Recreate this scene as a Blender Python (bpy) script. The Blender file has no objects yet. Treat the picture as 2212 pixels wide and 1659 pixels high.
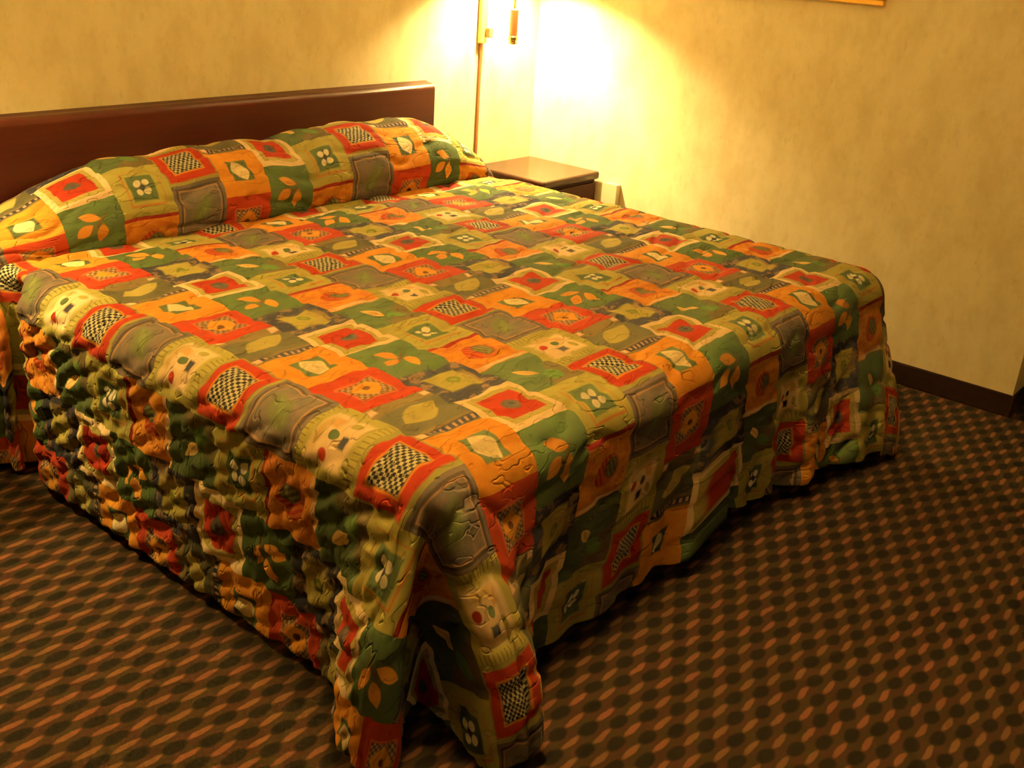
import bpy, bmesh, math
import numpy as np
from mathutils import Matrix, Vector

S = bpy.context.scene
COL = S.collection

# ------------------------------------------------------------------ camera
YAW, PITCH, ROLL, FPX = 0.898571, 0.403063, 0.0703828, 2294.37
CAM_H = 1.5

def cam_axes():
    f = Vector((math.sin(YAW)*math.cos(PITCH), math.cos(YAW)*math.cos(PITCH), -math.sin(PITCH)))
    r = Vector((math.cos(YAW), -math.sin(YAW), 0)); u = r.cross(f)
    c, s = math.cos(ROLL), math.sin(ROLL)
    return c*r + s*u, -s*r + c*u, f

R_, U_, F_ = cam_axes()
cd = bpy.data.cameras.new('camera')
cd.sensor_fit = 'HORIZONTAL'; cd.sensor_width = 36.0; cd.lens = FPX/2212*36.0
cd.clip_start = 0.05; cd.clip_end = 60
cam = bpy.data.objects.new('camera', cd); COL.objects.link(cam)
cam.matrix_world = Matrix(((R_.x, U_.x, -F_.x, 0), (R_.y, U_.y, -F_.y, 0), (R_.z, U_.z, -F_.z, CAM_H), (0, 0, 0, 1)))
S.camera = cam

# ------------------------------------------------------------------ world, exposure, main lights
S.view_settings.view_transform = 'Standard'
S.view_settings.look = 'None'
S.view_settings.exposure = 0.0
S.view_settings.gamma = 1.0
S.view_settings.use_curve_mapping = False
w = bpy.data.worlds.new('world'); S.world = w; w.use_nodes = True
w.node_tree.nodes['Background'].inputs[0].default_value = (1.0, 0.55, 0.2, 1)
w.node_tree.nodes['Background'].inputs[1].default_value = 0.0

WARM = (1.0, 0.70, 0.22)

def light(name, loc, power, radius=0.04, kind='POINT', color=WARM):
    ld = bpy.data.lights.new(name, kind); ld.energy = power; ld.color = color
    ld.shadow_soft_size = radius
    o = bpy.data.objects.new(name, ld); COL.objects.link(o); o.location = loc
    return o

LAMP = (3.545, 2.945)       # wall lamp beside the bed, x and y of its stem
LAMP2 = (0.72, 2.945)       # its twin on the same wall, left of the frame
FILL = (1.30, 1.20)          # unseen fill light, added above the foot of the bed
BZ = 1.44                   # height of the bulbs
light('bulb_light', (LAMP[0], LAMP[1], BZ), 430, 0.045, color=(1.0, 0.72, 0.27))
light('bulb_light_left', (LAMP2[0], LAMP2[1], BZ), 230, 0.045)
light('ceiling_fill_source', (FILL[0], FILL[1], 2.26), 355, 0.10)

# ------------------------------------------------------------------ room dimensions
XW = 3.89     # right wall plane
YW = 3.088    # headboard wall plane
YC = 0.80     # outer corner of the right wall
H = 2.42

# ------------------------------------------------------------------ helpers
def link(name, me, mat=None, parent=None):
    o = bpy.data.objects.new(name, me); COL.objects.link(o)
    if mat is not None and len(me.materials) == 0: me.materials.append(mat)
    if parent: o.parent = parent
    return o

def bm_obj(name, bm, mat, parent=None, smooth=False):
    bmesh.ops.recalc_face_normals(bm, faces=bm.faces)
    me = bpy.data.meshes.new(name); bm.to_mesh(me); bm.free()
    if smooth:
        for p in me.polygons: p.use_smooth = True
    return link(name, me, mat, parent)

def thing(name, label, cat, loc=(0, 0, 0), group=None):
    o = bpy.data.objects.new(name, None); COL.objects.link(o)
    o.location = loc; o.empty_display_size = 0.1
    return tag(o, label, cat, group)

def tag(o, label, cat, group=None):
    o['label'] = label; o['category'] = cat
    if group: o['group'] = group
    return o

def struct(o):
    o['kind'] = 'structure'; return o

def add_box(bm, x0, x1, y0, y1, z0, z1, bevel=0.0, seg=2):
    m = Matrix.Translation(((x0+x1)/2, (y0+y1)/2, (z0+z1)/2)) @ Matrix.Diagonal((x1-x0, y1-y0, z1-z0, 1))
    r = bmesh.ops.create_cube(bm, size=1, matrix=m)
    if bevel:
        es = list({e for v in r['verts'] for e in v.link_edges})
        bmesh.ops.bevel(bm, geom=es, offset=bevel, segments=seg, profile=0.5, affect='EDGES')

def add_lathe(bm, prof, loc=(0, 0, 0), n=32):
    rings = []
    for r, z in prof:
        rings.append([bm.verts.new((loc[0]+r*math.cos(2*math.pi*k/n), loc[1]+r*math.sin(2*math.pi*k/n), loc[2]+z)) for k in range(n)])
    for a, b in zip(rings, rings[1:]):
        for k in range(n):
            bm.faces.new((a[k], a[(k+1) % n], b[(k+1) % n], b[k]))
    return rings

def cap(bm, ring):
    bm.faces.new(ring)

def add_tube(bm, p0, p1, r, n=20):
    p0, p1 = Vector(p0), Vector(p1); d = p1-p0
    q = d.to_track_quat('Z', 'Y').to_matrix().to_4x4()
    bmesh.ops.create_cone(bm, cap_ends=True, segments=n, radius1=r, radius2=r, depth=d.length,
                          matrix=Matrix.Translation((p0+p1)/2) @ q)

# ------------------------------------------------------------------ node expression builder
class NT:
    def __init__(s, name):
        s.mat = bpy.data.materials.new(name); s.mat.use_nodes = True
        s.t = s.mat.node_tree; s.n = s.t.nodes; s.l = s.t.links
        s.bsdf = s.n['Principled BSDF']
    def node(s, t): return s.n.new(t)
    def set(s, sock, v):
        if isinstance(v, V): s.l.new(v.s, sock)
        elif isinstance(v, bpy.types.NodeSocket): s.l.new(v, sock)
        else: sock.default_value = v
    def m(s, op, a, b=None, c=None):
        n = s.node('ShaderNodeMath'); n.operation = op
        s.set(n.inputs[0], a)
        if b is not None: s.set(n.inputs[1], b)
        if c is not None: s.set(n.inputs[2], c)
        return V(s, n.outputs[0])
    def coords(s, kind='Object'):
        return s.node('ShaderNodeTexCoord').outputs[kind]
    def sep(s, vec):
        n = s.node('ShaderNodeSeparateXYZ'); s.set(n.inputs[0], vec)
        return [V(s, o) for o in n.outputs]
    def comb(s, x, y, z=0.0):
        n = s.node('ShaderNodeCombineXYZ')
        for k, v in enumerate((x, y, z)): s.set(n.inputs[k], v)
        return n.outputs[0]
    def noise(s, vec, scale, detail=3.0, rough=0.5):
        n = s.node('ShaderNodeTexNoise'); s.set(n.inputs['Vector'], vec)
        n.inputs['Scale'].default_value = scale; n.inputs['Detail'].default_value = detail
        n.inputs['Roughness'].default_value = rough
        return V(s, n.outputs[0])
    def mapping(s, vec, scale=(1, 1, 1)):
        n = s.node('ShaderNodeMapping'); s.set(n.inputs[0], vec); n.inputs['Scale'].default_value = scale
        return n.outputs[0]
    def mix(s, f, a, b):
        n = s.node('ShaderNodeMix'); n.data_type = 'RGBA'; n.clamp_factor = True
        s.set(n.inputs[0], f)
        for k, v in ((6, a), (7, b)):
            if isinstance(v, (tuple, list)): n.inputs[k].default_value = (*v[:3], 1)
            else: s.l.new(v, n.inputs[k])
        return n.outputs[2]
    def step(s, x, lo, hi):      # smooth ramp 0..1
        n = s.node('ShaderNodeMapRange'); n.interpolation_type = 'SMOOTHSTEP'
        s.set(n.inputs[0], x); n.inputs[1].default_value = lo; n.inputs[2].default_value = hi
        return V(s, n.outputs[0])
    def bump(s, h, strength=0.3, dist=0.01):
        n = s.node('ShaderNodeBump'); n.inputs['Strength'].default_value = strength
        n.inputs['Distance'].default_value = dist; s.set(n.inputs['Height'], h)
        s.l.new(n.outputs[0], s.bsdf.inputs['Normal'])
    def out(s, color, rough=0.8, spec=0.3, metal=0.0):
        b = s.bsdf
        if isinstance(color, (tuple, list)): b.inputs['Base Color'].default_value = (*color[:3], 1)
        else: s.l.new(color, b.inputs['Base Color'])
        s.set(b.inputs['Roughness'], rough)
        b.inputs['Specular IOR Level'].default_value = spec
        b.inputs['Metallic'].default_value = metal
        return s.mat

class V:
    def __init__(s, nt, sock): s.nt = nt; s.s = sock
    def __add__(s, o): return s.nt.m('ADD', s, o)
    __radd__ = __add__
    def __sub__(s, o): return s.nt.m('SUBTRACT', s, o)
    def __rsub__(s, o): return s.nt.m('SUBTRACT', o, s)
    def __mul__(s, o): return s.nt.m('MULTIPLY', s, o)
    __rmul__ = __mul__
    def abs(s): return s.nt.m('ABSOLUTE', s)
    def frac(s): return s.nt.m('FRACT', s)
    def floor(s): return s.nt.m('FLOOR', s)
    def gt(s, o): return s.nt.m('GREATER_THAN', s, o)
    def lt(s, o): return s.nt.m('LESS_THAN', s, o)
    def max(s, o): return s.nt.m('MAXIMUM', s, o)
    def min(s, o): return s.nt.m('MINIMUM', s, o)
    def mod(s, o): return s.nt.m('FLOORED_MODULO', s, o)
    def sin(s): return s.nt.m('SINE', s)
    def cos(s): return s.nt.m('COSINE', s)
    def eq(s, o): return s.nt.m('COMPARE', s, o, 0.25)

# ------------------------------------------------------------------ plain materials
def wood(name, c1, c2, rough=0.25, axis=(2, 40, 40), spec=0.5):
    n = NT(name); co = n.mapping(n.coords(), axis)
    g = n.noise(co, 1.0, 6, 0.6); f = n.noise(co, 6.0, 4, 0.6)
    col = n.mix(n.step(g*0.7+f*0.3, 0.35, 0.65), c1, c2)
    n.bump(f, 0.05, 0.002)
    return n.out(col, rough, spec)

def wallpaper():
    n = NT('wallpaper'); co = n.coords()
    a = n.noise(n.mapping(co, (1, 1, 0.6)), 9, 4, 0.6); b = n.noise(n.mapping(co, (1, 1, 0.7)), 26, 4, 0.65)
    c = n.noise(n.mapping(co, (1, 1, 0.5)), 40, 2, 0.5)
    col = n.mix(n.step(a, 0.35, 0.68), (0.83, 0.745, 0.52), (0.73, 0.635, 0.41))
    col = n.mix(n.step(b, 0.50, 0.72)*0.35, col, (0.66, 0.565, 0.33))
    col = n.mix(n.step(c, 0.62, 0.80)*0.30, col, (0.55, 0.46, 0.25))
    n.bump(b, 0.08, 0.002)
    return n.out(col, 0.75, 0.2)

def carpet():
    n = NT('carpet'); co = n.coords(); x, y, z = n.sep(co)
    wob = (n.noise(co, 14, 2)-0.5)*0.014
    wob2 = (n.noise(n.mapping(co, (1.3, 0.8, 1)), 17, 2)-0.5)*0.012
    gx = (x+wob-1.941+y*0.04)*(1/0.118)+0.5; gy = (y+wob2-0.785)*(1/0.0687)+0.5
    def spots(ox, rx, ry):
        e = None
        for k in (0.0, 0.5):
            ax = ((gx+(k+ox)).frac()-0.5)*(1/rx); ay = ((gy+k).frac()-0.5)*(1/ry)
            q = ax*ax+ay*ay; e = q if e is None else e.min(q)
        return e
    eb = spots(0.0, 0.24, 0.105); ed = spots(0.5, 0.22, 0.21)
    tone = n.noise(co, 5, 3)
    lightc = n.mix(n.step(tone, 0.4, 0.6), (0.135, 0.051, 0.024), (0.108, 0.053, 0.021))
    base = n.mix(n.step(n.noise(co, 22, 3), 0.4, 0.6), (0.036, 0.0155, 0.0085), (0.029, 0.018, 0.0075))
    fib = n.noise(co, 420, 2, 0.7)
    hi = (1.0-n.step(eb+(fib-0.5)*0.9, 0.45, 1.5))*0.9
    lo = 1.0-n.step(ed+(fib-0.5)*0.9, 0.6, 1.5)
    col = n.mix(lo, base, (0.009, 0.0068, 0.0038))
    col = n.mix(hi, col, lightc)
    n.bump(fib+hi*0.4, 0.6, 0.004)
    return n.out(col, 0.95, 0.1)

# ------------------------------------------------------------------ printed quilt fabric
def quilt():
    n = NT('quilt_print')
    uv = n.node('ShaderNodeUVMap'); uv.uv_map = 'UVMap'
    u, v, _ = n.sep(uv.outputs[0])
    vec = uv.outputs[0]
    n1 = n.noise(vec, 7.0, 2)-0.5; n2 = n.noise(n.mapping(vec, (1.1, 0.9, 1)), 8.0, 2)-0.5
    fine = n.noise(vec, 55.0, 4, 0.65)
    mid = n.noise(vec, 16.0, 3, 0.6)
    u4 = (u+n1*0.018)*4.0+0.5
    ci = u4.floor(); a = u4-ci-0.5; ci = ci.mod(4.0)
    off = ci.eq(1)*0.49+ci.eq(2)*(-0.09)+ci.eq(3)*0.52
    t = (v+n2*0.020)*3.0-off+0.5
    ri = t.floor(); b = t-ri-0.5; ri = ri.mod(3.0)
    aa = a.abs(); ab = b.abs(); box = aa.max(ab)
    r2 = a*a+b*b
    def inside(d, r, s=0.012): return 1.0-n.step(d, r-s, r+s)
    def boxm(cx, cy, hx, hy, s=0.02):
        d = ((a-cx).abs()*(1.0/hx)).max((b-cy).abs()*(1.0/hy)); return inside(d, 1.0, s/min(hx, hy))
    def ell(cx, cy, rx, ry, ang=0.0, s=0.10):
        c_, s_ = math.cos(ang), math.sin(ang)
        x_ = (a-cx)*(c_/rx)+(b-cy)*(s_/rx); y_ = (b-cy)*(c_/ry)-(a-cx)*(s_/ry)
        return inside(x_*x_+y_*y_, 1.0, s)
    def leaf(cx, cy, L, W, ang, s=0.10):
        c_, s_ = math.cos(ang), math.sin(ang)
        x_ = (a-cx)*(c_/L)+(b-cy)*(s_/L); y_ = ((b-cy)*(c_/W)-(a-cx)*(s_/W)).abs()
        return inside(y_+x_*x_, 1.0, s)
    def checks(k):
        p = ((a*k+b*k*0.25).sin()*((b*k).sin())); return n.step(p, -0.25, 0.25)
    OL = (0.40, 0.36, 0.09); OL2 = (0.30, 0.27, 0.07); RED = (0.40, 0.038, 0.014); ORG = (0.72, 0.30, 0.035)
    GRN = (0.076, 0.110, 0.042); DGR = (0.022, 0.058, 0.028); CRM = (0.88, 0.66, 0.38); NVY = (0.035, 0.035, 0.048)
    GRY = (0.155, 0.115, 0.085); BRN = (0.14, 0.065, 0.025); DRD = (0.25, 0.02, 0.012); RST = (0.50, 0.13, 0.03)
    TAN = (0.60, 0.40, 0.16); BLK = (0.02, 0.02, 0.016); PNK = (0.85, 0.55, 0.36)
    M = n.mix
    # A: cream frame, olive dotted line, red square, dark oval
    A = M(inside(box, 0.40), CRM, OL)
    A = M((1.0-n.step(((a+b)*60).sin(), -0.2, 0.2))*inside(box, 0.38)*0.5, A, TAN)
    A = M(inside(box, 0.31), A, RED)
    A = M(ell(0, 0, 0.14, 0.12, 0, 0.35), A, (0.09, 0.075, 0.05))
    A = M(ell(0.01, 0, 0.05, 0.045, 0, 0.5), A, NVY)
    # B: olive with green square and white flower
    B = M(fine.gt(0.56)*0.25, OL, OL2)
    B = M(boxm(0.03, 0.0, 0.33, 0.33), B, RST)
    B = M(boxm(0.035, 0.012, 0.315, 0.315), B, OL)
    B = M(boxm(0.0, 0.0, 0.235, 0.235), B, GRN)
    for cx, cy in ((0.075, 0.085), (-0.075, 0.08), (0.08, -0.07), (-0.07, -0.085)):
        B = M(ell(cx, cy, 0.070, 0.060, 0.6, 0.3), B, (0.80, 0.72, 0.50))
    B = M(ell(0, 0, 0.045, 0.045, 0, 0.3), B, NVY)
    # P: orange patch, two-tone round fruit, dark red top line and cream bottom strip
    P = M(n.step(mid, 0.42, 0.62), (0.74, 0.31, 0.04), (0.60, 0.20, 0.035))
    P = M(b.gt(0.43), P, DRD)
    P = M(boxm(0, -0.455, 0.42, 0.03), P, CRM)
    fr = ell(0.02, -0.02, 0.25, 0.24, 0.3, 0.12)
    st = n.step(((a*0.9+b*0.5)*75).sin(), -0.4, 0.3)
    P = M(fr, P, RST); P = M(fr*(a-b*0.3).lt(0.02)*st, P, RED)
    P = M(ell(0.10, 0.0, 0.13, 0.17, 0.3, 0.2), P, (0.10, 0.09, 0.035))
    P = M(ell(0.10, 0.0, 0.11, 0.15, 0.3, 0.2)*st*0.6, P, OL2)
    # S: green with brown wash and a little yellow leaf
    Sg = M(n.step(mid, 0.40, 0.60), GRN, (0.085, 0.12, 0.045))
    Sg = M(n.step((a-b)*1.0+mid*0.5, 0.45, 0.62), Sg, (0.13, 0.10, 0.04))
    Sg = M(ell(0.18, -0.2, 0.16, 0.12, -0.5, 0.4), Sg, (0.11, 0.20, 0.05))
    Sg = M(leaf(-0.10, 0.04, 0.19, 0.080, -0.85), Sg, (0.88, 0.58, 0.20))
    Sg = M(leaf(-0.10, 0.04, 0.17, 0.016, -0.85), Sg, TAN)
    # C: red with thin orange line and black and cream knit
    Cc = M(boxm(0, 0, 0.47, 0.43), OL2, RED)
    Cc = M(boxm(0, 0, 0.30, 0.29), Cc, ORG)
    Cc = M(boxm(0, 0, 0.275, 0.265), Cc, BLK)
    Cc = M(boxm(0, 0, 0.265, 0.255)*checks(72.0)*n.step(fine, 0.36, 0.46), Cc, (0.60, 0.54, 0.34))
    # W: olive frame with ticks, cream patch with spots
    tick = n.step((a*85).sin(), 0.55, 0.85)*ab.gt(0.38)*0.6
    W = M(tick, OL, BRN)
    W = M(boxm(0, -0.01, 0.33, 0.31, 0.05), W, CRM)
    W = M(boxm(0.16, 0.14, 0.07, 0.07, 0.03), W, (0.70, 0.44, 0.16))
    W = M(boxm(0.0, 0.24, 0.20, 0.05, 0.03), W, (0.60, 0.42, 0.14))
    W = M(ell(0.02, 0.04, 0.065, 0.065, 0, 0.2), W, GRN)
    W = M(boxm(-0.02, -0.16, 0.075, 0.065, 0.02), W, NVY)
    W = M(ell(-0.22, 0.04, 0.075, 0.06, 0.6, 0.4), W, RED)
    W = M(ell(0.22, -0.14, 0.05, 0.09, 0.2, 0.4), W, OL)
    # V: grey brown with double border and faint green leaf
    Vv = M(n.step(mid, 0.42, 0.60), GRY, (0.115, 0.10, 0.075))
    Vv = M(inside((box-0.42).abs(), 0.022), Vv, (0.06, 0.042, 0.03))
    Vv = M(inside((box-0.385).abs(), 0.012), Vv, (0.34, 0.20, 0.11))
    Vv = M(leaf(0.0, 0.0, 0.33, 0.16, 0.9, 0.25), Vv, (0.125, 0.135, 0.055))
    Vv = M(leaf(0.02, -0.01, 0.25, 0.05, 0.9, 0.3), Vv, (0.15, 0.175, 0.06))
    # N: navy mottled frame, olive diamond patch, green eye
    N_ = M(n.step(mid, 0.52, 0.60)*0.7, NVY, (0.30, 0.19, 0.11))
    N_ = M(boxm(0, 0, 0.29, 0.28, 0.03), N_, (0.42, 0.36, 0.09))
    N_ = M(boxm(0.31, 0.0, 0.09, 0.20, 0.03)*0.6, N_, (0.42, 0.30, 0.11))
    N_ = M(ell(0.02, 0, 0.11, 0.10, 0.5, 0.3), N_, (0.17, 0.20, 0.03))
    N_ = M(ell(0.02, 0, 0.05, 0.05, 0.5, 0.4), N_, (0.30, 0.28, 0.05))
    # L: green with three orange leaves on a stem
    L = M(n.step(mid, 0.40, 0.62), GRN, (0.075, 0.125, 0.035))
    L = M(leaf(0.06, 0.03, 0.30, 0.020, 0.75), L, BRN)
    L = M(leaf(-0.06, 0.18, 0.19, 0.085, -0.35), L, (0.74, 0.33, 0.06))
    L = M(leaf(-0.19, -0.06, 0.18, 0.095, 0.55), L, (0.76, 0.34, 0.06))
    L = M(leaf(0.10, -0.15, 0.19, 0.095, 1.35), L, (0.80, 0.38, 0.06))
    # O: orange with green square and cream leaf
    O_ = M(n.step(mid, 0.35, 0.65), (0.78, 0.35, 0.045), (0.70, 0.28, 0.035))
    O_ = M(boxm(0, 0, 0.225, 0.225), O_, GRN)
    O_ = M(leaf(0.0, 0.0, 0.225, 0.165, 1.9, 0.12), O_, (0.90, 0.74, 0.42))
    O_ = M(leaf(0.0, 0.0, 0.19, 0.13, 1.9, 0.2)*n.step(fine, 0.5, 0.6)*0.5, O_, TAN)
    # R: red with pink line, knit ring and orange sun
    Rr = M(b.lt(-0.44), (0.46, 0.055, 0.02), RED)
    Rr = M(inside((box-0.275).abs(), 0.012), Rr, (0.62, 0.17, 0.06))
    Rr = M(inside(box, 0.255)*checks(70.0), Rr, (0.36, 0.31, 0.17))
    Rr = M(inside(box, 0.255)*(1.0-checks(70.0)), Rr, (0.17, 0.08, 0.03))
    Rr = M(inside(aa*0.75+ab*0.75+box*0.3, 0.235, 0.03), Rr, (0.80, 0.36, 0.05))
    Rr = M(ell(0, 0, 0.055, 0.05, 0, 0.4), Rr, BRN)
    # Y: dark ground with dashes, olive leaf, pale corner patches
    Y_ = M(n.step(ab, 0.28, 0.33), (0.095, 0.088, 0.045), (0.19, 0.14, 0.055))
    dash = n.step((a*60).sin(), 0.0, 0.4)*inside((b+0.40).abs(), 0.035)
    Y_ = M(inside((b+0.40).abs(), 0.055), Y_, NVY)
    Y_ = M(dash, Y_, (0.50, 0.32, 0.20))
    Y_ = M(leaf(0.0, 0.05, 0.38, 0.19, 0.35, 0.10), Y_, (0.42, 0.35, 0.10))
    Y_ = M(boxm(0.43, 0.42, 0.055, 0.05), Y_, PNK)
    Y_ = M(boxm(-0.43, 0.42, 0.055, 0.05), Y_, PNK)
    Y_ = M(boxm(-0.43, -0.42, 0.055, 0.05), Y_, PNK)
    table = {0: (A, N_, L), 1: (Sg, P, B), 2: (Cc, W, Vv), 3: (Y_, Rr, O_)}
    rows = []
    for k in range(4):
        c3 = M(ri.eq(1), table[k][0], table[k][1]); c3 = M(ri.eq(2), c3, table[k][2]); rows.append(c3)
    col = M(ci.eq(1), rows[0], rows[1]); col = M(ci.eq(2), col, rows[2]); col = M(ci.eq(3), col, rows[3])
    # soft print wear and weave
    col = M(n.step(fine, 0.55, 0.75)*0.16, col, (0.30, 0.22, 0.09))
    mul = n.node('ShaderNodeMix'); mul.data_type = 'RGBA'; mul.blend_type = 'MULTIPLY'; mul.inputs[0].default_value = 1.0
    n.l.new(col, mul.inputs[6]); mul.inputs[7].default_value = (0.70, 0.67, 0.70, 1); col = mul.outputs[2]
    weave = n.noise(vec, 420, 2, 0.6)
    q1 = n.noise(n.mapping(vec, (3.0, 5.0, 1)), 2.2, 2)
    stitch = (q1*14.0).sin().abs()
    n.bump(n.step(stitch, 0.0, 0.35)*1.0+weave*0.10+fine*0.25, 0.55, 0.008)
    return n.out(col, 0.85, 0.12)

# ------------------------------------------------------------------ structure of the room
WP = wallpaper()
CARP = carpet()
DWOOD = wood('baseboard_brown', (0.016, 0.007, 0.004), (0.010, 0.004, 0.003), 0.85, spec=0.08)
PLAIN = NT('ceiling_paint').out((0.75, 0.72, 0.62), 0.9, 0.2)

def box_struct(name, x0, x1, y0, y1, z0, z1, mat):
    bm = bmesh.new(); add_box(bm, x0, x1, y0, y1, z0, z1)
    return struct(bm_obj(name, bm, mat))

XL, YF, XA = -1.9, -1.9, 5.3
box_struct('floor', XL-0.1, XA+0.1, YF-0.1, YW+0.1, -0.1, 0.0, CARP)
box_struct('ceiling', XL-0.1, XA+0.1, YF-0.1, YW+0.1, H, H+0.1, PLAIN)
box_struct('wall_back', XL-0.1, XW+0.001, YW, YW+0.1, 0, H, WP)
box_struct('wall_right', XW, XA, YC, YW+0.1, 0, H, WP)
box_struct('wall_alcove', XA, XA+0.1, YF-0.1, YC, 0, H, WP)
box_struct('wall_left', XL-0.1, XL, YF-0.1, YW, 0, H, WP)
box_struct('wall_front', XL, XA, YF-0.1, YF, 0, H, WP)

def baseboard(name, x0, x1, y0, y1, h=0.083):
    bm = bmesh.new(); add_box(bm, x0, x1, y0, y1, 0.0, h, 0.004, 2)
    return struct(bm_obj(name, bm, DWOOD))
T = 0.012
baseboard('baseboard_right', XW-T, XW, YC-T, YW)
baseboard('baseboard_alcove', XW, XA, YC-T, YC)
baseboard('baseboard_back', XL, XW-T, YW-T, YW)
baseboard('baseboard_left', XL, XL+T, YF, YW-T)
baseboard('baseboard_front', XL+T, XA, YF, YF+T)

# ------------------------------------------------------------------ headboard
HB = wood('headboard_wood', (0.052, 0.010, 0.006), (0.036, 0.006, 0.004), 0.30, (1.2, 20, 26), 0.28)
bm = bmesh.new()
prof = [(3.032, 0.30), (3.032, 0.893)]
for k in range(1, 9):
    a_ = k/8*math.pi/2
    prof.append((3.032+0.034*(1-math.cos(a_)), 0.893+0.024*math.sin(a_)))
prof += [(YW-0.001, 0.922), (YW-0.001, 0.30)]
HX0, HX1 = 1.18, 3.181
e0 = [bm.verts.new((HX0, y, z)) for y, z in prof]; e1 = [bm.verts.new((HX1, y, z)) for y, z in prof]
for k in range(len(prof)):
    j = (k+1) % len(prof); bm.faces.new((e0[k], e0[j], e1[j], e1[k]))
bm.faces.new(e0); bm.faces.new(e1[::-1])
hb = bm_obj('headboard', bm, HB)
tag(hb, 'dark red-brown wooden headboard panel on the wall behind the bed', 'headboard')

# ------------------------------------------------------------------ bed under the spread
bed = thing('bed', 'wide bed hidden under the patchwork bedspread, standing against the headboard', 'bed', (2.26, 2.1, 0))
TICK = NT('mattress_ticking').out((0.55, 0.50, 0.40), 0.9, 0.1)
def bed_part(name, args, mat, bev):
    bm = bmesh.new(); x0, x1, y0, y1, z0, z1 = args
    add_box(bm, x0-2.26, x1-2.26, y0-2.1, y1-2.1, z0, z1, bev, 3)
    return bm_obj(name, bm, mat, bed, True)
bed_part('mattress', (1.315, 3.18, 1.245, 3.0, 0.30, 0.565), TICK, 0.06)
bed_part('box_spring', (1.315, 3.18, 1.245, 3.0, 0.10, 0.295), TICK, 0.02)
BLKM = NT('bed_base_black').out((0.02, 0.02, 0.02), 0.6, 0.3)
for lx in (1.36, 3.16):
    for ly in (1.29, 2.9):
        bed_part('leg', (lx-0.03, lx+0.03, ly-0.03, ly+0.03, 0.0, 0.10), BLKM, 0.005)

# ------------------------------------------------------------------ bedspread
rng = np.random.RandomState(7)
def vnoise(x, y, seed, cell):
    g = np.random.RandomState(seed).rand(256, 256)
    x = x/cell+37.3; y = y/cell+51.7
    xi = np.floor(x).astype(int); yi = np.floor(y).astype(int)
    fx = x-xi; fy = y-yi; fx = fx*fx*(3-2*fx); fy = fy*fy*(3-2*fy)
    def s(i, j): return g[i % 256, j % 256]
    return (s(xi, yi)*(1-fx)*(1-fy)+s(xi+1, yi)*fx*(1-fy)+s(xi, yi+1)*(1-fx)*fy+s(xi+1, yi+1)*fx*fy)*2-1
def sst(x, a, b):
    t = np.clip((x-a)/(b-a), 0, 1); return t*t*(3-2*t)
def catmull(s, nodes):
    t = np.array([n_[0] for n_ in nodes]); out = []
    for c in (1, 2):
        v = np.array([n_[c] for n_ in nodes]); m = np.gradient(v, t)
        k = np.clip(np.searchsorted(t, s)-1, 0, len(t)-2)
        h = t[k+1]-t[k]; uu = np.clip((s-t[k])/h, 0, 1)
        out.append((2*uu**3-3*uu**2+1)*v[k]+(uu**3-2*uu**2+uu)*h*m[k]+(-2*uu**3+3*uu**2)*v[k+1]+(uu**3-uu**2)*h*m[k+1])
    return out

PL, PR, QF, QP = 1.27, 3.195, 1.19, 2.745     # where the flat top ends: left, right, foot, pillow
ZT, RR = 0.59, 0.08
DROP = 0.60
TX, TY, X0, Y0 = 0.687, 0.498, 1.5695, 1.7456

pp = np.concatenate([np.arange(PL-DROP, 1.40, 0.0060), np.arange(1.40, 3.20, 0.0125), np.arange(3.20, PR+DROP, 0.0095)])
qq = np.concatenate([np.arange(QF-DROP, 1.26, 0.0065), np.arange(1.26, 2.66, 0.0090), np.arange(2.66, 3.215, 0.0055)])
Pg, Qg = np.meshgrid(pp, qq, indexing='ij')

# pillow profile in the y-z plane, by arc length from the tuck
PROF = np.array([(2.745, -0.012), (2.758, -0.026), (2.764, -0.006), (2.750, 0.025), (2.742, 0.060), (2.745, 0.095), (2.760, 0.130),
                 (2.785, 0.163), (2.822, 0.190), (2.868, 0.208), (2.915, 0.214), (2.96, 0.208), (3.000, 0.188), (3.022, 0.160), (3.026, 0.12)])
seg = np.concatenate([[0], np.cumsum(np.hypot(*np.diff(PROF, axis=0).T))])
al = Qg-QP
pil = al > 0
alp = np.clip(al, 0, seg[-1])
yp = np.interp(alp, seg, PROF[:, 0]); zp = np.interp(alp, seg, PROF[:, 1])
# smooth profile
def smooth1(x):
    y = x.copy(); y[1:-1] = (x[:-2]+2*x[1:-1]+x[2:])/4; return y

px = np.clip(Pg, PL, PR)
envL = np.interp(Pg, [1.05, 1.15, 1.27, 1.35, 1.45, 1.55, 1.65, 1.80, 1.95], [0.05, 0.12, 0.28, 0.42, 0.60, 0.76, 0.88, 0.98, 1.0])
envR = 1-np.clip((Pg-2.93)/0.44, 0, 1)**1.25
env = envL*envR
lump = 1+0.05*np.sin(Pg*5.1+0.6)+0.03*np.sin(Pg*13.0)+0.02*np.sin(Pg*27.0)
sag = -0.012*np.exp(-((Qg-2.70)/0.05)**2)
Ytop = np.where(pil, yp, Qg)
Ytop = np.where(pil, Ytop+(1-env)*(np.interp(alp, [0, seg[-1]], [2.745, 3.02])-Ytop)*0.8, Ytop)
Ztop = ZT+np.where(pil, zp*np.where(zp > 0, env*lump, 1.0), sag)
Ztop += 0.004*vnoise(Pg, Qg, 3, 0.22)+0.003*vnoise(Pg, Qg, 4, 0.11)

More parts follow.
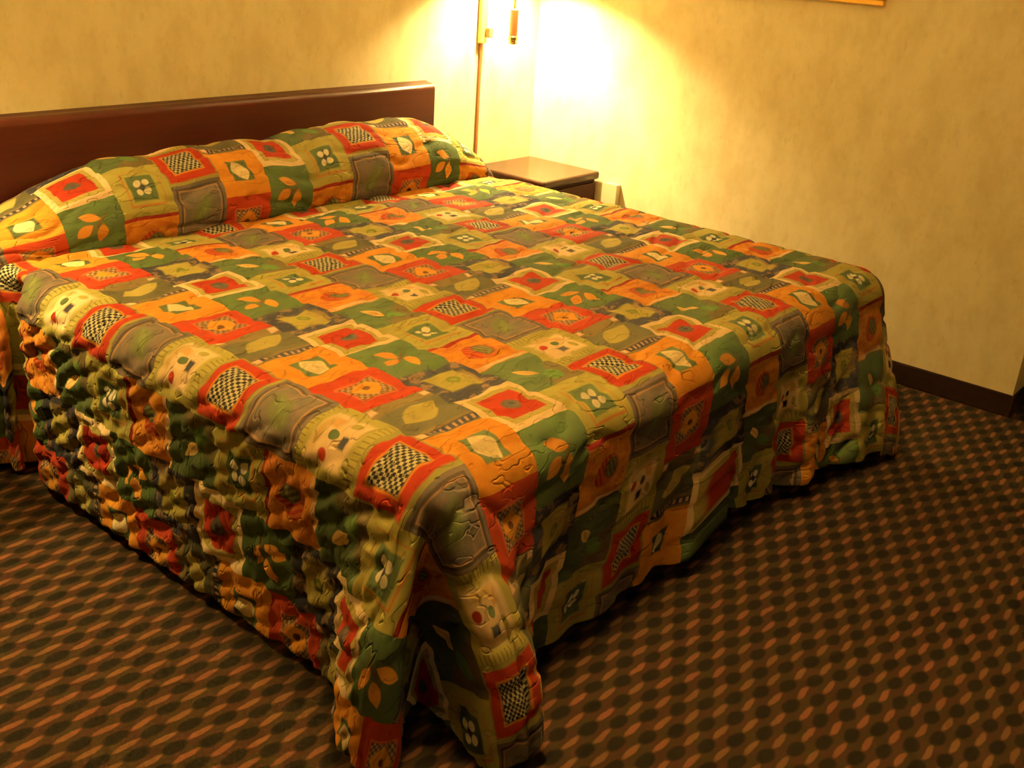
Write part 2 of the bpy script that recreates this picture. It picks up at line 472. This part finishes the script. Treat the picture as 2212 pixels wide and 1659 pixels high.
dl = np.clip(PL-Pg, 0, None); dr = np.clip(Pg-PR, 0, None); df = np.clip(QF-Qg, 0, None)
dx = np.maximum(dl, dr)
rho = np.hypot(dx, df)
q4 = RR*math.pi/2
outw = np.where(rho < q4, RR*np.sin(np.clip(rho/RR, 0, math.pi/2)), RR)
down = np.where(rho < q4, RR*(1-np.cos(np.clip(rho/RR, 0, math.pi/2))), RR+rho-q4)
sgn = np.where(dl > 0, -1.0, 1.0)
rs = np.maximum(rho, 1e-9)
bx = px+sgn*outw*dx/rs
by = np.where(Qg < QF, QF, Ytop)-outw*df/rs
ZMIN = 0.012
avail = Ztop-ZMIN
Z = Ztop-np.minimum(down, avail)
g = sst(rho, 0.06, 0.60)

# foot left corner contour at the floor: (s, x, y);  s<0 along left side, 0..0.6 corner, >0.6 along foot
CL = [(-1.6, 1.19, 2.79), (-0.45, 1.195, 1.64), (-0.25, 1.20, 1.44), (-0.13, 1.17, 1.33), (-0.04, 1.085, 1.235), (0.06, 1.072, 1.165),
      (0.12, 1.092, 1.128), (0.165, 1.128, 1.125), (0.23, 1.225, 1.205), (0.31, 1.300, 1.225), (0.39, 1.295, 1.130), (0.47, 1.255, 1.010), (0.545, 1.275, 0.955), (0.61, 1.325, 0.948),
      (0.68, 1.372, 0.985), (0.76, 1.405, 1.055), (0.86, 1.475, 1.105), (1.0, 1.60, 1.118), (1.6, 2.2, 1.105), (2.4, 3.0, 1.11)]
phi = np.arctan2(df, np.maximum(dl, 1e-9))/(math.pi/2)
sL = np.where((dl > 0) & (df > 0), 0.6*phi, np.where(dl > 0, -(Qg-QF), 0.6+(Pg-PL)))
cxL, cyL = catmull(sL, CL)
# foot right corner
CR = [(-2.4, 1.6, 1.12), (-0.62, 2.63, 1.105), (-0.42, 2.80, 1.07), (-0.2, 2.96, 1.045), (-0.04, 3.11, 0.995), (0.08, 3.195, 0.975), (0.2, 3.27, 0.985),
      (0.33, 3.305, 1.04), (0.45, 3.28, 1.09), (0.56, 3.27, 1.14), (0.7, 3.305, 1.25), (0.9, 3.285, 1.45), (2.4, 3.28, 2.95)]
phr = np.arctan2(dr, np.maximum(df, 1e-9))/(math.pi/2)
sR = np.where((dr > 0) & (df > 0), 0.6*phr, np.where(dr > 0, 0.6+(Qg-QF), -(PR-Pg)))
cxR, cyR = catmull(sR, CR)

hanging = (rho > 0) & (Qg < 2.70)
isR = np.where(df > 0, Pg > 2.2, dr > 0)
cx = np.where(isR, cxR, cxL); cy = np.where(isR, cyR, cyL)
cornerw = np.exp(-((sL-0.28)/0.30)**2)*(~isR)
gg = np.where(hanging, g*(1-cornerw)+sst(rho, 0.05, 0.42)*cornerw, 0.0)
wS = np.where(df > 0, 1.0, 1-sst(Qg, 1.9, 2.2))
gg = gg*wS
X = bx*(1-gg)+cx*gg; Y = by*(1-gg)+cy*gg
# gentle hanging folds on the foot side
foldf = np.where((df > 0) & (dx < 1e-6), g, 0)
Y -= foldf*(0.014*np.sin(Pg*21+1.2*np.sin(Pg*5))+0.010*np.sin(Pg*37+2)+0.012*vnoise(Pg, Qg*0.25, 11, 0.10))
X += foldf*0.006*vnoise(Pg, Qg, 12, 0.08)
# hem rides slightly off the floor along the foot, a bit higher towards the right
Z += np.where(df > 0, 1, 0)*g*0.02*(dx < 1e-6)
# deep hollow between the side drop and the pillow drop, left side
hol = np.exp(-((Qg-2.670)/0.060)**2)*sst(dl, 0.0, 0.10)
X += hol*0.088
pd = sst(Qg, 2.78, 2.86)*sst(dl, 0.02, 0.3)
X -= pd*(0.022+0.018*np.sin((Qg-2.8)*30))
Y -= np.where(pil, 1, 0)*sst(dl, 0.02, 0.2)*0.05*(1-alp/seg[-1])
# puffs and gathers
side = sst(dl, 0.02, 0.14)*(Qg > QF-0.001)+np.where((dl > 0) & (df > 0), 1-sst(sL, 0.0, 0.10), 0)*sst(dl, 0.02, 0.14)
side = np.clip(side, 0, 1)*(1-0.7*sst(Qg, 2.52, 2.66))
wx = Pg+0.02*vnoise(Pg, Qg, 21, 0.06); wy = Qg+0.02*vnoise(Pg, Qg, 22, 0.06)
puff = 1-np.abs(vnoise(wx, wy, 31, 0.050))*1.6
puff2 = 1-np.abs(vnoise(wx, wy, 32, 0.028))*1.6
gath = np.sin((wy*1.0+wx*0.9)*2*math.pi/0.075+1.5*vnoise(Pg, Qg, 41, 0.08))
w1 = 0.020*vnoise(Pg, Qg, 51, 0.12)+0.010*vnoise(Pg, Qg, 52, 0.05)
w2 = 0.024*vnoise(Pg, Qg, 53, 0.10)+0.010*vnoise(Pg, Qg, 54, 0.045)
cr1 = np.abs(np.sin((Pg*1.15+Qg*0.65+w1)*math.pi/0.066))**0.6
cr2 = np.abs(np.sin((Qg-Pg*0.25+w2)*math.pi/0.066))**0.7
dispS = side*(0.0125*(cr1-0.6)+0.0045*(cr2-0.6)+0.006*(puff-0.4)+0.0055*(puff2-0.4)+0.002*gath)*(1-0.25*sst(rho, 0.45, 0.6))
# slanting creases on the foot drop, stronger towards its far end
cr3 = np.abs(np.sin((Pg*0.9-Qg*1.1+w1*1.4)*math.pi/0.095))**0.6
footw = foldf*(0.25+0.75*sst(Pg, 1.9, 2.5))*(1-sst(Pg, 2.95, 3.15))
ql = np.abs(np.sin((Qg+0.030*np.sin(Pg*14+1.3*np.sin(Qg*9))+0.012*np.sin(Pg*33))*math.pi/0.105))
ql2 = np.abs(np.sin((Pg+0.025*np.sin(Qg*17))*math.pi/0.21+1.0))
dispT = (1-side)*0.0085*(np.minimum(ql, 0.55)/0.55+0.35*np.minimum(ql2, 0.4)/0.4)
disp = dispS+dispT+footw*0.015*(cr3-0.6)
pos = np.stack([X, Y, Z], -1)
du = np.gradient(pos, axis=0); dv = np.gradient(pos, axis=1)
nn = np.cross(du, dv); nn /= np.maximum(np.linalg.norm(nn, axis=-1, keepdims=True), 1e-9)
for _ in range(3):
    m_ = nn.copy(); m_[1:-1, :] += nn[:-2, :]+nn[2:, :]; m_[:, 1:-1] += nn[:, :-2]+nn[:, 2:]
    nn = m_/np.maximum(np.linalg.norm(m_, axis=-1, keepdims=True), 1e-9)
pos += nn*disp[..., None]
pos[..., 2] = np.maximum(pos[..., 2], 0.010)
pos[..., 1] = np.minimum(pos[..., 1], 3.022)
pos[..., 0] = np.minimum(pos[..., 0], 3.86)
# fabric coordinates: the tuck under the pillow swallows some cloth
AFT = (2.870+0.0)                                   # q at which the third frame patch is centred
qf = np.where(pil, Y0+3*TY+(Qg-(QP+0.300)), Qg)
Ucoord = (Pg-X0)/TX; Vcoord = (qf-Y0)/TY
Ucoord += np.where(pil, 0.047/TX*(1-sst(Pg, 2.3, 2.9))*sst(al, 0.0, 0.03), 0)
keep = (rho < np.where((dl > 0) & (df > 0), 0.655, np.where(df > 0, 0.655, 1.0)))

nx, ny = Pg.shape
idx = np.arange(nx*ny).reshape(nx, ny)
quad = np.stack([idx[:-1, :-1], idx[1:, :-1], idx[1:, 1:], idx[:-1, 1:]], -1).reshape(-1, 4)
kf = keep.ravel()[quad].all(axis=1); quad = quad[kf]
used = np.unique(quad); remap = -np.ones(nx*ny, int); remap[used] = np.arange(len(used))
quad = remap[quad]; vert = pos.reshape(-1, 3)[used]
uvs = np.stack([Ucoord, Vcoord], -1).reshape(-1, 2)[used]
me = bpy.data.meshes.new('bedspread')
me.vertices.add(len(vert)); me.vertices.foreach_set('co', vert.astype(np.float32).ravel())
me.loops.add(quad.size); me.loops.foreach_set('vertex_index', quad.astype(np.int32).ravel())
me.polygons.add(len(quad)); me.polygons.foreach_set('loop_start', np.arange(0, quad.size, 4, dtype=np.int32))
me.polygons.foreach_set('use_smooth', np.ones(len(quad), bool))
uvl = me.uv_layers.new(name='UVMap'); uvl.data.foreach_set('uv', uvs[quad.ravel()].astype(np.float32).ravel())
me.update(calc_edges=True); me.validate()
spread = link('bedspread', me, quilt())
sol = spread.modifiers.new('thickness', 'SOLIDIFY'); sol.thickness = 0.006; sol.offset = -1
tag(spread, 'quilted patchwork bedspread of red, green, orange and olive squares covering the wide bed', 'bedspread')

# ------------------------------------------------------------------ nightstand
NW = wood('nightstand_wood', (0.048, 0.014, 0.007), (0.036, 0.010, 0.005), 0.20, (3, 30, 30), 0.38)
NWD = wood('nightstand_dark', (0.050, 0.015, 0.008), (0.036, 0.010, 0.006), 0.45, (30, 3, 30), 0.15)
BRASS = NT('brass').out((0.60, 0.40, 0.14), 0.3, 0.5, 1.0)
def nightstand(NX0, NX1, NY0, NY1, label):
    ns = thing('nightstand', label, 'nightstand', ((NX0+NX1)/2, (NY0+NY1)/2, 0), 'brown wooden nightstands by the bed')
    ox, oy = ns.location.x, ns.location.y
    def np_(name, x0, x1, y0, y1, z0, z1, mat, bev=0.003, parent=ns):
        bm = bmesh.new(); add_box(bm, x0-ox, x1-ox, y0-oy, y1-oy, z0, z1, bev, 3)
        return bm_obj(name, bm, mat, parent)
    np_('tabletop', NX0, NX1, NY0, NY1, 0.512, 0.546, NW, 0.010)
    np_('cabinet_body', NX0+0.012, NX1-0.006, NY0+0.022, NY1, 0.06, 0.512, NWD)
    np_('plinth', NX0+0.03, NX1-0.02, NY0+0.05, NY1, 0.0, 0.06, NWD)
    dr_ = np_('drawer', NX0+0.022, NX1-0.016, NY0+0.006, NY0+0.0225, 0.355, 0.498, NWD)
    dd_ = np_('door', NX0+0.022, NX1-0.016, NY0+0.006, NY0+0.0225, 0.075, 0.345, NWD)
    for par_, z_ in ((dr_, 0.425), (dd_, 0.30)):
        bm = bmesh.new(); add_tube(bm, ((NX0+NX1)/2-ox, NY0+0.006-oy, z_), ((NX0+NX1)/2-ox, NY0-0.012-oy, z_), 0.010)
        bm_obj('knob', bm, BRASS, par_, True)
nightstand(3.475, XW-0.014, 2.672, YW-0.014, 'low brown wooden nightstand in the room corner, between bed and right wall')
nightstand(0.56, 1.02, 2.60, YW-0.014, 'unseen twin nightstand left of the bed, added to shade the floor')  # added out of view to keep the left lamp's light off the floor

# ------------------------------------------------------------------ junction box on the right wall
IV = NT('ivory_plastic').out((0.66, 0.58, 0.40), 0.5, 0.3)
ob = thing('outlet_box', 'small ivory outlet box mounted low on the right wall beside the nightstand', 'outlet', (XW, 2.600, 0.455))
def ob_(name, x0, x1, y0, y1, z0, z1, mat, bev=0.002):
    bm = bmesh.new(); add_box(bm, x0, x1, y0, y1, z0, z1, bev, 2); return bm_obj(name, bm, mat, ob)
ob_('back_box', -0.032, 0.0, -0.036, 0.036, -0.058, 0.050, IV, 0.003)
ob_('cover_plate', -0.037, -0.0322, -0.039, 0.039, -0.061, 0.053, IV, 0.0015)

# ------------------------------------------------------------------ picture on the right wall
GOLD = NT('gold_frame').out((0.78, 0.50, 0.13), 0.28, 0.5, 0.9)
FY0, FZ0, FW, FH = 1.537, 1.338, 0.92, 0.66
pf = thing('picture_frame', 'thin gold picture frame hanging high on the right wall, cut off by the photo edge', 'picture frame', (XW, FY0+FW/2, FZ0))
bm = bmesh.new()
hw = FW/2
for (y0, y1, z0, z1) in ((-hw, hw, 0, 0.018), (-hw, hw, FH-0.018, FH), (-hw, -hw+0.018, 0.018, FH-0.018), (hw-0.018, hw, 0.018, FH-0.018)):
    add_box(bm, -0.022, 0.0, y0, y1, z0, z1, 0.003, 2)
bm_obj('frame_border', bm, GOLD, pf)
bm = bmesh.new(); g_ = 0.018
for (y0, y1, z0, z1) in ((-hw+g_, hw-g_, g_, g_+0.008), (-hw+g_, hw-g_, FH-g_-0.008, FH-g_), (-hw+g_, -hw+g_+0.008, g_+0.008, FH-g_-0.008), (hw-g_-0.008, hw-g_, g_+0.008, FH-g_-0.008)):
    add_box(bm, -0.013, -0.003, y0, y1, z0, z1)
bm_obj('inner_lip', bm, NT('dull_gold').out((0.42, 0.30, 0.08), 0.45, 0.4, 0.6), pf)
n = NT('landscape_print'); c_ = n.coords()
col = n.mix(n.step(n.noise(c_, 9, 4), 0.4, 0.6), (0.10, 0.10, 0.035), (0.22, 0.18, 0.06))
pm = n.out(col, 0.4, 0.4)
bm = bmesh.new(); add_box(bm, -0.007, -0.001, -hw+g_+0.006, hw-g_-0.006, g_+0.006, FH-g_-0.006)
bm_obj('print', bm, pm, pf)

# ------------------------------------------------------------------ wall lamps
LW = wood('lamp_wood', (0.60, 0.25, 0.10), (0.50, 0.18, 0.07), 0.4, (30, 30, 3))
LBR = NT('lamp_brass').out((0.72, 0.52, 0.22), 0.25, 0.5, 0.9)
CORD = NT('cord_cover_brown').out((0.30, 0.125, 0.045), 0.5, 0.3)
LPL = NT('lamp_plate_brass').out((0.70, 0.46, 0.20), 0.4, 0.5, 0.6)
n = NT('lamp_shade_linen'); n.out((0.85, 0.78, 0.62), 0.9, 0.1)
tr = n.node('ShaderNodeBsdfTranslucent'); tr.inputs[0].default_value = (0.8, 0.66, 0.42, 1)
mx = n.node('ShaderNodeMixShader'); mx.inputs[0].default_value = 0.6
n.l.new(n.bsdf.outputs[0], mx.inputs[1]); n.l.new(tr.outputs[0], mx.inputs[2])
n.l.new(mx.outputs[0], n.n['Material Output'].inputs[0]); SHADE = n.mat
n = NT('bulb_glow'); n.out((1, 0.9, 0.7), 0.5, 0.2)
n.bsdf.inputs['Emission Color'].default_value = (1.0, 0.70, 0.35, 1); n.bsdf.inputs['Emission Strength'].default_value = 12; BULB = n.mat

def wall_lamp(x, y, label):
    PX = -0.042                                     # the plate sits a little left of the stem; the arm slants
    dy = YW-y                                       # arm length
    t = thing('wall_lamp', label, 'lamp', (x, YW, 0), 'brass and wood bedside wall lamps')
    def ob(name, bm, mat, parent=t, smooth=False): return bm_obj(name, bm, mat, parent, smooth)
    bm = bmesh.new(); add_box(bm, PX-0.022, PX+0.022, -0.020, 0, 1.055, 1.50, 0.006, 3); ob('wall_plate', bm, LPL)
    bm = bmesh.new(); add_box(bm, PX-0.0075, PX+0.0075, -0.010, 0, 0.05, 1.055, 0.003, 2); ob('cord_cover', bm, CORD)
    bm = bmesh.new(); add_tube(bm, (PX, -0.02, 1.30), (0, -dy, 1.30), 0.007)
    ob('arm', bm, LBR, smooth=False)
    bm = bmesh.new(); add_box(bm, PX+0.006, PX+0.030, -0.045, -0.0205, 1.080, 1.120, 0.004, 2); k = ob('switch', bm, LW)
    bm = bmesh.new()
    r_ = add_lathe(bm, [(0.0001, 1.098), (0.017, 1.098), (0.017, 1.20), (0.010, 1.205), (0.0001, 1.205)], (0, -dy, 0)); ob('wood_stem', bm, LW, smooth=False)
    bm = bmesh.new()
    add_lathe(bm, [(0.0001, 1.078), (0.018, 1.078), (0.0195, 1.084), (0.0195, 1.092), (0.018, 1.098), (0.0001, 1.098)], (0, -dy, 0)); ob('collar', bm, LBR, smooth=True)
    bm = bmesh.new()
    add_lathe(bm, [(0.0001, 1.064), (0.014, 1.065), (0.0185, 1.069), (0.0185, 1.074), (0.006, 1.078), (0.0001, 1.078)], (0, -dy, 0)); ob('finial', bm, LBR, smooth=True)
    bm = bmesh.new()
    add_lathe(bm, [(0.0001, 1.205), (0.006, 1.205), (0.006, 1.33), (0.016, 1.34), (0.019, 1.36), (0.019, 1.395), (0.012, 1.405), (0.0001, 1.405)], (0, -dy, 0)); ob('socket', bm, LBR, smooth=True)
    bm = bmesh.new(); bmesh.ops.create_uvsphere(bm, u_segments=20, v_segments=12, radius=0.022, matrix=Matrix.Translation((0, -dy, BZ)))
    bo = ob('bulb', bm, BULB, smooth=True); bo.visible_shadow = True
    bm = bmesh.new()
    add_lathe(bm, [(0.110, 1.358), (0.075, 1.56), (0.073, 1.56), (0.108, 1.358), (0.110, 1.358)], (0, -dy, 0), 48)
    s_ = ob('lamp_shade', bm, SHADE, smooth=False)
    bm = bmesh.new()
    for k in range(3):
        a_ = k*2*math.pi/3; add_tube(bm, (0, -dy, 1.40), (0.098*math.cos(a_), -dy+0.098*math.sin(a_), 1.415), 0.0015, 8)
    ob('shade_carrier', bm, LBR, s_)
    return t
wall_lamp(*LAMP, 'wall lamp shining in the room corner above the nightstand, with a long brown cord cover')
wall_lamp(*LAMP2, 'twin wall lamp mounted left of the headboard, outside the photo')

# ------------------------------------------------------------------ unseen ceiling fixture, added as room fill
n = NT('frosted_glass'); n.out((0.9, 0.8, 0.6), 0.5, 0.3)
tr = n.node('ShaderNodeBsdfTranslucent'); tr.inputs[0].default_value = (0.95, 0.88, 0.75, 1)
mx = n.node('ShaderNodeMixShader'); mx.inputs[0].default_value = 0.85
n.l.new(n.bsdf.outputs[0], mx.inputs[1]); n.l.new(tr.outputs[0], mx.inputs[2]); n.l.new(mx.outputs[0], n.n['Material Output'].inputs[0])
cl = thing('ceiling_fill_light', 'unseen round frosted fill light, added overhead near the foot of the bed', 'fill light', (FILL[0], FILL[1], H))
bm = bmesh.new(); add_lathe(bm, [(0.0001, 0), (0.17, 0), (0.17, -0.02), (0.16, -0.03), (0.0001, -0.03)], n=40); bm_obj('fill_plate', bm, LBR, cl)
bm = bmesh.new(); add_lathe(bm, [(0.158, -0.03), (0.19, -0.06), (0.19, -0.14), (0.15, -0.22), (0.08, -0.262), (0.0001, -0.27)], n=40)
bm_obj('glass_bowl', bm, n.mat, cl, True)
